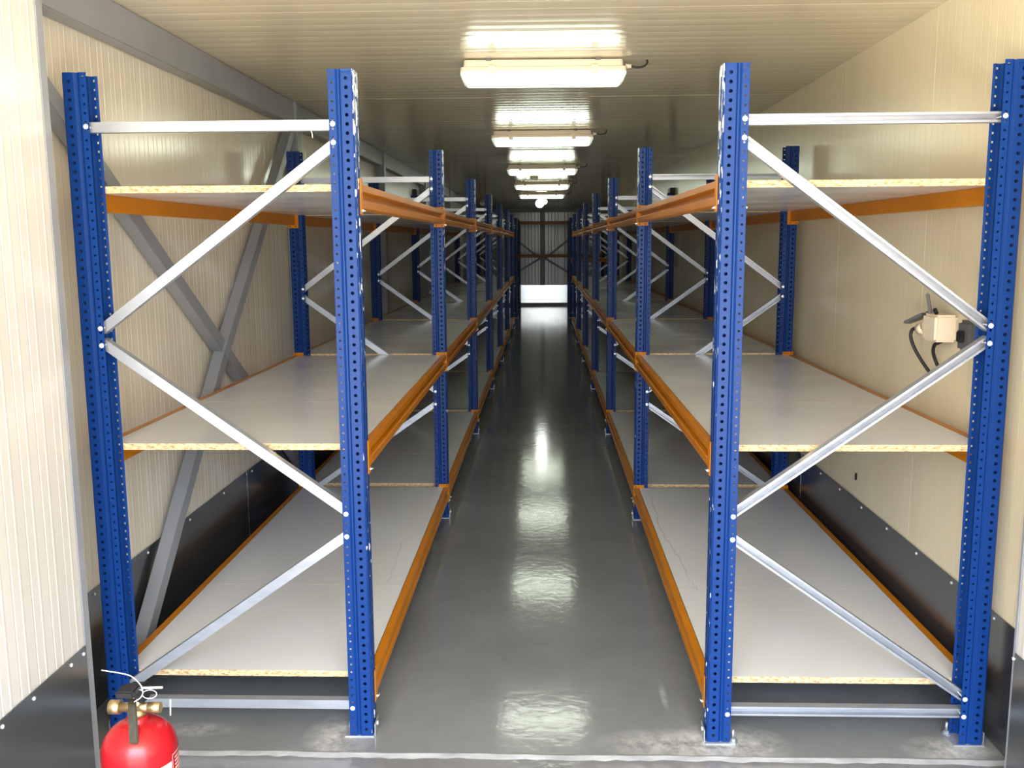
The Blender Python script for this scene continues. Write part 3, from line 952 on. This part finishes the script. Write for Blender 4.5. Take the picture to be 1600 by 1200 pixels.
# black disc stands for the dark inside of a slot-shaped wall hole
bm = bmesh.new(); tube(bm, [(0.0, 0, 0), (-0.004, 0, 0)], 0.010, 12)
for v in bm.verts: v.co.z *= 1.6
hp = tag(finish('dark_hole_disc', bm, M['black'], loc=(WR - 0.001, 4.05, 0.493)), 'small dark oval disc standing for a hole in the right wall above the skirting', 'plug')
# red sign on the left wall
bm = bmesh.new(); quad_box(bm, 0, 0.006, -0.09, 0.05, -0.055, 0.055)
tag(finish('red_sign', bm, mat('red_sign', (0.5, 0.01, 0.012), 0.4), loc=(WL + 0.002, 2.79, 1.365), bevel=0.001), 'red sign on the left wall just behind the grey corner trim', 'sign')
# little tags
bm = bmesh.new()
P = bezier([(0.57, 2.7615, 1.662), (0.571, 2.759, 1.648), (0.568, 2.757, 1.634), (0.574, 2.757, 1.622), (0.580, 2.756, 1.612)], 16)
tube(bm, P, 0.0016, 5)
tube(bm, [P[-2] + Vector((-0.003, 0, 0)), P[-1] + Vector((0.002, 0, -0.002))], 0.003, 6)
tag(finish('cable_tie', bm, M['white_plastic']), 'white cable tie hanging below the nearest right top shelf', 'cable tie')
bm = bmesh.new()
tube(bm, bezier([(-0.664, 2.716, 1.848), (-0.660, 2.712, 1.838), (-0.657, 2.714, 1.826), (-0.656, 2.716, 1.814)], 12), 0.0012, 5)
tag(finish('string', bm, M['cream_plastic']), 'short pale string hanging from the top brace of the nearest left frame', 'string')

# ------------------------------------------------------------------ fire extinguisher
ex = empty('fire_extinguisher', (-0.909, 1.93, -0.006), 0, 'red fire extinguisher with black levers standing by the nearest left rack post', 'fire extinguisher')
R = 0.0815
bm = bmesh.new()
prof = [(0.070, 0.0), (0.078, 0.004), (R, 0.016), (R, 0.405)]
for k in range(1, 10):
    a = radians(90) * k / 9.5
    prof.append((0.018 + (R - 0.018) * cos(a), 0.405 + 0.068 * sin(a)))
prof += [(0.022, 0.476), (0.022, 0.487)]
lathe(bm, prof, 48)
kid(ex, finish('cylinder', bm, M['red']))
bm = bmesh.new()
lathe(bm, [(0.020, 0.484), (0.020, 0.498), (0.014, 0.500), (0.014, 0.530), (0.011, 0.534)], 16)
kid(ex, finish('valve', bm, M['brass']))
bm = bmesh.new()
tube(bm, [(-0.058, -0.004, 0.507), (-0.034, -0.004, 0.507)], 0.016, 14)
tube(bm, [(-0.036, -0.004, 0.507), (0.052, -0.004, 0.507)], 0.0105, 12)
tube(bm, [(0.028, -0.004, 0.507), (0.056, -0.004, 0.507)], 0.013, 6)
kid(ex, finish('valve_outlet', bm, M['brass']))
# lower carrying handle, pointing at the viewer and drooping
bm = bmesh.new()
def strap(pts, hw, th):
    L = []
    for (x, y, z) in pts:
        L.append([bm.verts.new((x - hw, y, z)), bm.verts.new((x + hw, y, z)), bm.verts.new((x + hw, y + th[1], z + th[0])), bm.verts.new((x - hw, y + th[1], z + th[0]))])
    for i in range(len(L) - 1):
        for a in range(4):
            bm.faces.new((L[i][a], L[i][(a + 1) % 4], L[i + 1][(a + 1) % 4], L[i + 1][a]))
    bm.faces.new(L[0][::-1]); bm.faces.new(L[-1])
strap([(-0.012, 0.015, 0.528), (-0.004, -0.016, 0.530), (0.003, -0.030, 0.524), (0.008, -0.042, 0.508), (0.014, -0.056, 0.478), (0.017, -0.064, 0.458), (0.0175, -0.066, 0.452)], 0.0100, (0.003, 0.007))
kid(ex, finish('lower_lever', bm, M['lever'], bevel=0.0028))
bm = bmesh.new()
strap([(0.004, 0.030, 0.545), (0.004, 0.0, 0.562), (0.003, -0.03, 0.572), (0.002, -0.06, 0.570)], 0.020, (-0.016, 0.0))
quad_box(bm, -0.016, 0.024, -0.012, 0.022, 0.520, 0.556)
kid(ex, finish('upper_lever', bm, M['black'], bevel=0.003))
bm = bmesh.new()
tube(bm, [(0.000, -0.020, 0.560), (0.070, -0.020, 0.562)], 0.0026, 6)
ringp = [(0.040 + 0.016 * cos(2 * pi * k / 16), -0.02 + 0.004 * sin(2 * pi * k / 16), 0.546 + 0.008 * sin(2 * pi * k / 16)) for k in range(17)]
tube(bm, ringp, 0.0009, 5)
kid(ex, finish('safety_pin', bm, M['sticker']))
bm = bmesh.new()
tube(bm, bezier([(-0.028, -0.028, 0.545), (-0.024, -0.035, 0.556), (-0.008, -0.036, 0.562), (0.020, -0.03, 0.562), (0.030, -0.03, 0.557), (0.026, -0.034, 0.545), (0.012, -0.036, 0.536)], 30), 0.0011, 5)
tube(bm, bezier([(0.030, -0.03, 0.556), (0.028, -0.032, 0.572), (0.012, -0.034, 0.592), (-0.008, -0.034, 0.600), (-0.058, -0.03, 0.606)], 24), 0.0012, 5)
kid(ex, finish('cable_tie', bm, M['white_plastic']))
bm = bmesh.new(); tube(bm, [(0.062, 0.03, 0.47), (0.064, 0.03, 0.508)], 0.0016, 5)
kid(ex, finish('tie_end', bm, M['white_plastic']))
def wrap(name, a0, a1, z0, z1, m, rr, cut=0.0):
    bm = bmesh.new(); n = 18
    A = []; B = []
    for i in range(n + 1):
        a = radians(a0 + (a1 - a0) * i / n)
        zt = z1 - (cut * max(0, 1 - i / 3.0))
        A.append(bm.verts.new((rr * cos(a), rr * sin(a), z0))); B.append(bm.verts.new((rr * cos(a), rr * sin(a), zt)))
    for i in range(n):
        f = bm.faces.new((A[i], A[i + 1], B[i + 1], B[i])); f.smooth = True
    return finish(name, bm, m, recalc=False)
kid(ex, wrap('label_sticker', -58, -14, 0.18, 0.388, M['sticker'], R + 0.0004, 0.012))
# printed red side panel: pale outline and rows of small pale print
pr = wrap('printed_panel', -14, 40, 0.18, 0.404, M['red'], R + 0.0003)
kid(ex, pr)
bm = bmesh.new()
def patch(a0, a1, z0, z1, rr):
    n = max(1, int(abs(a1 - a0) / 4)); A = []; B = []
    for i in range(n + 1):
        a = radians(a0 + (a1 - a0) * i / n)
        A.append(bm.verts.new((rr * cos(a), rr * sin(a), z0))); B.append(bm.verts.new((rr * cos(a), rr * sin(a), z1)))
    for i in range(n): bm.faces.new((A[i], A[i + 1], B[i + 1], B[i]))
rr = R + 0.0008
patch(-12, 38, 0.400, 0.4015, rr); patch(-12, -11, 0.2, 0.4015, rr); patch(-12, 38, 0.362, 0.3632, rr)
random.seed(3)
for row in range(14):
    z = 0.392 - row * 0.0085
    a = -5
    while a < 34:
        w = random.uniform(1.5, 4.5)
        patch(a, a + w, z - 0.0035, z, rr); a += w + 1.2
kid(pr, finish('printed_lines', bm, M['print_pale'], recalc=False))
bm = bmesh.new()
for row in range(9):
    z = 0.362 - row * 0.010
    a = -54
    while a < -24:
        w = random.uniform(1.5, 5)
        patch(a, min(a + w, -18), z - 0.0018, z, R + 0.0009); a += w + 1.5
kid(ex, finish('sticker_print', bm, M['print_dark'], recalc=False))
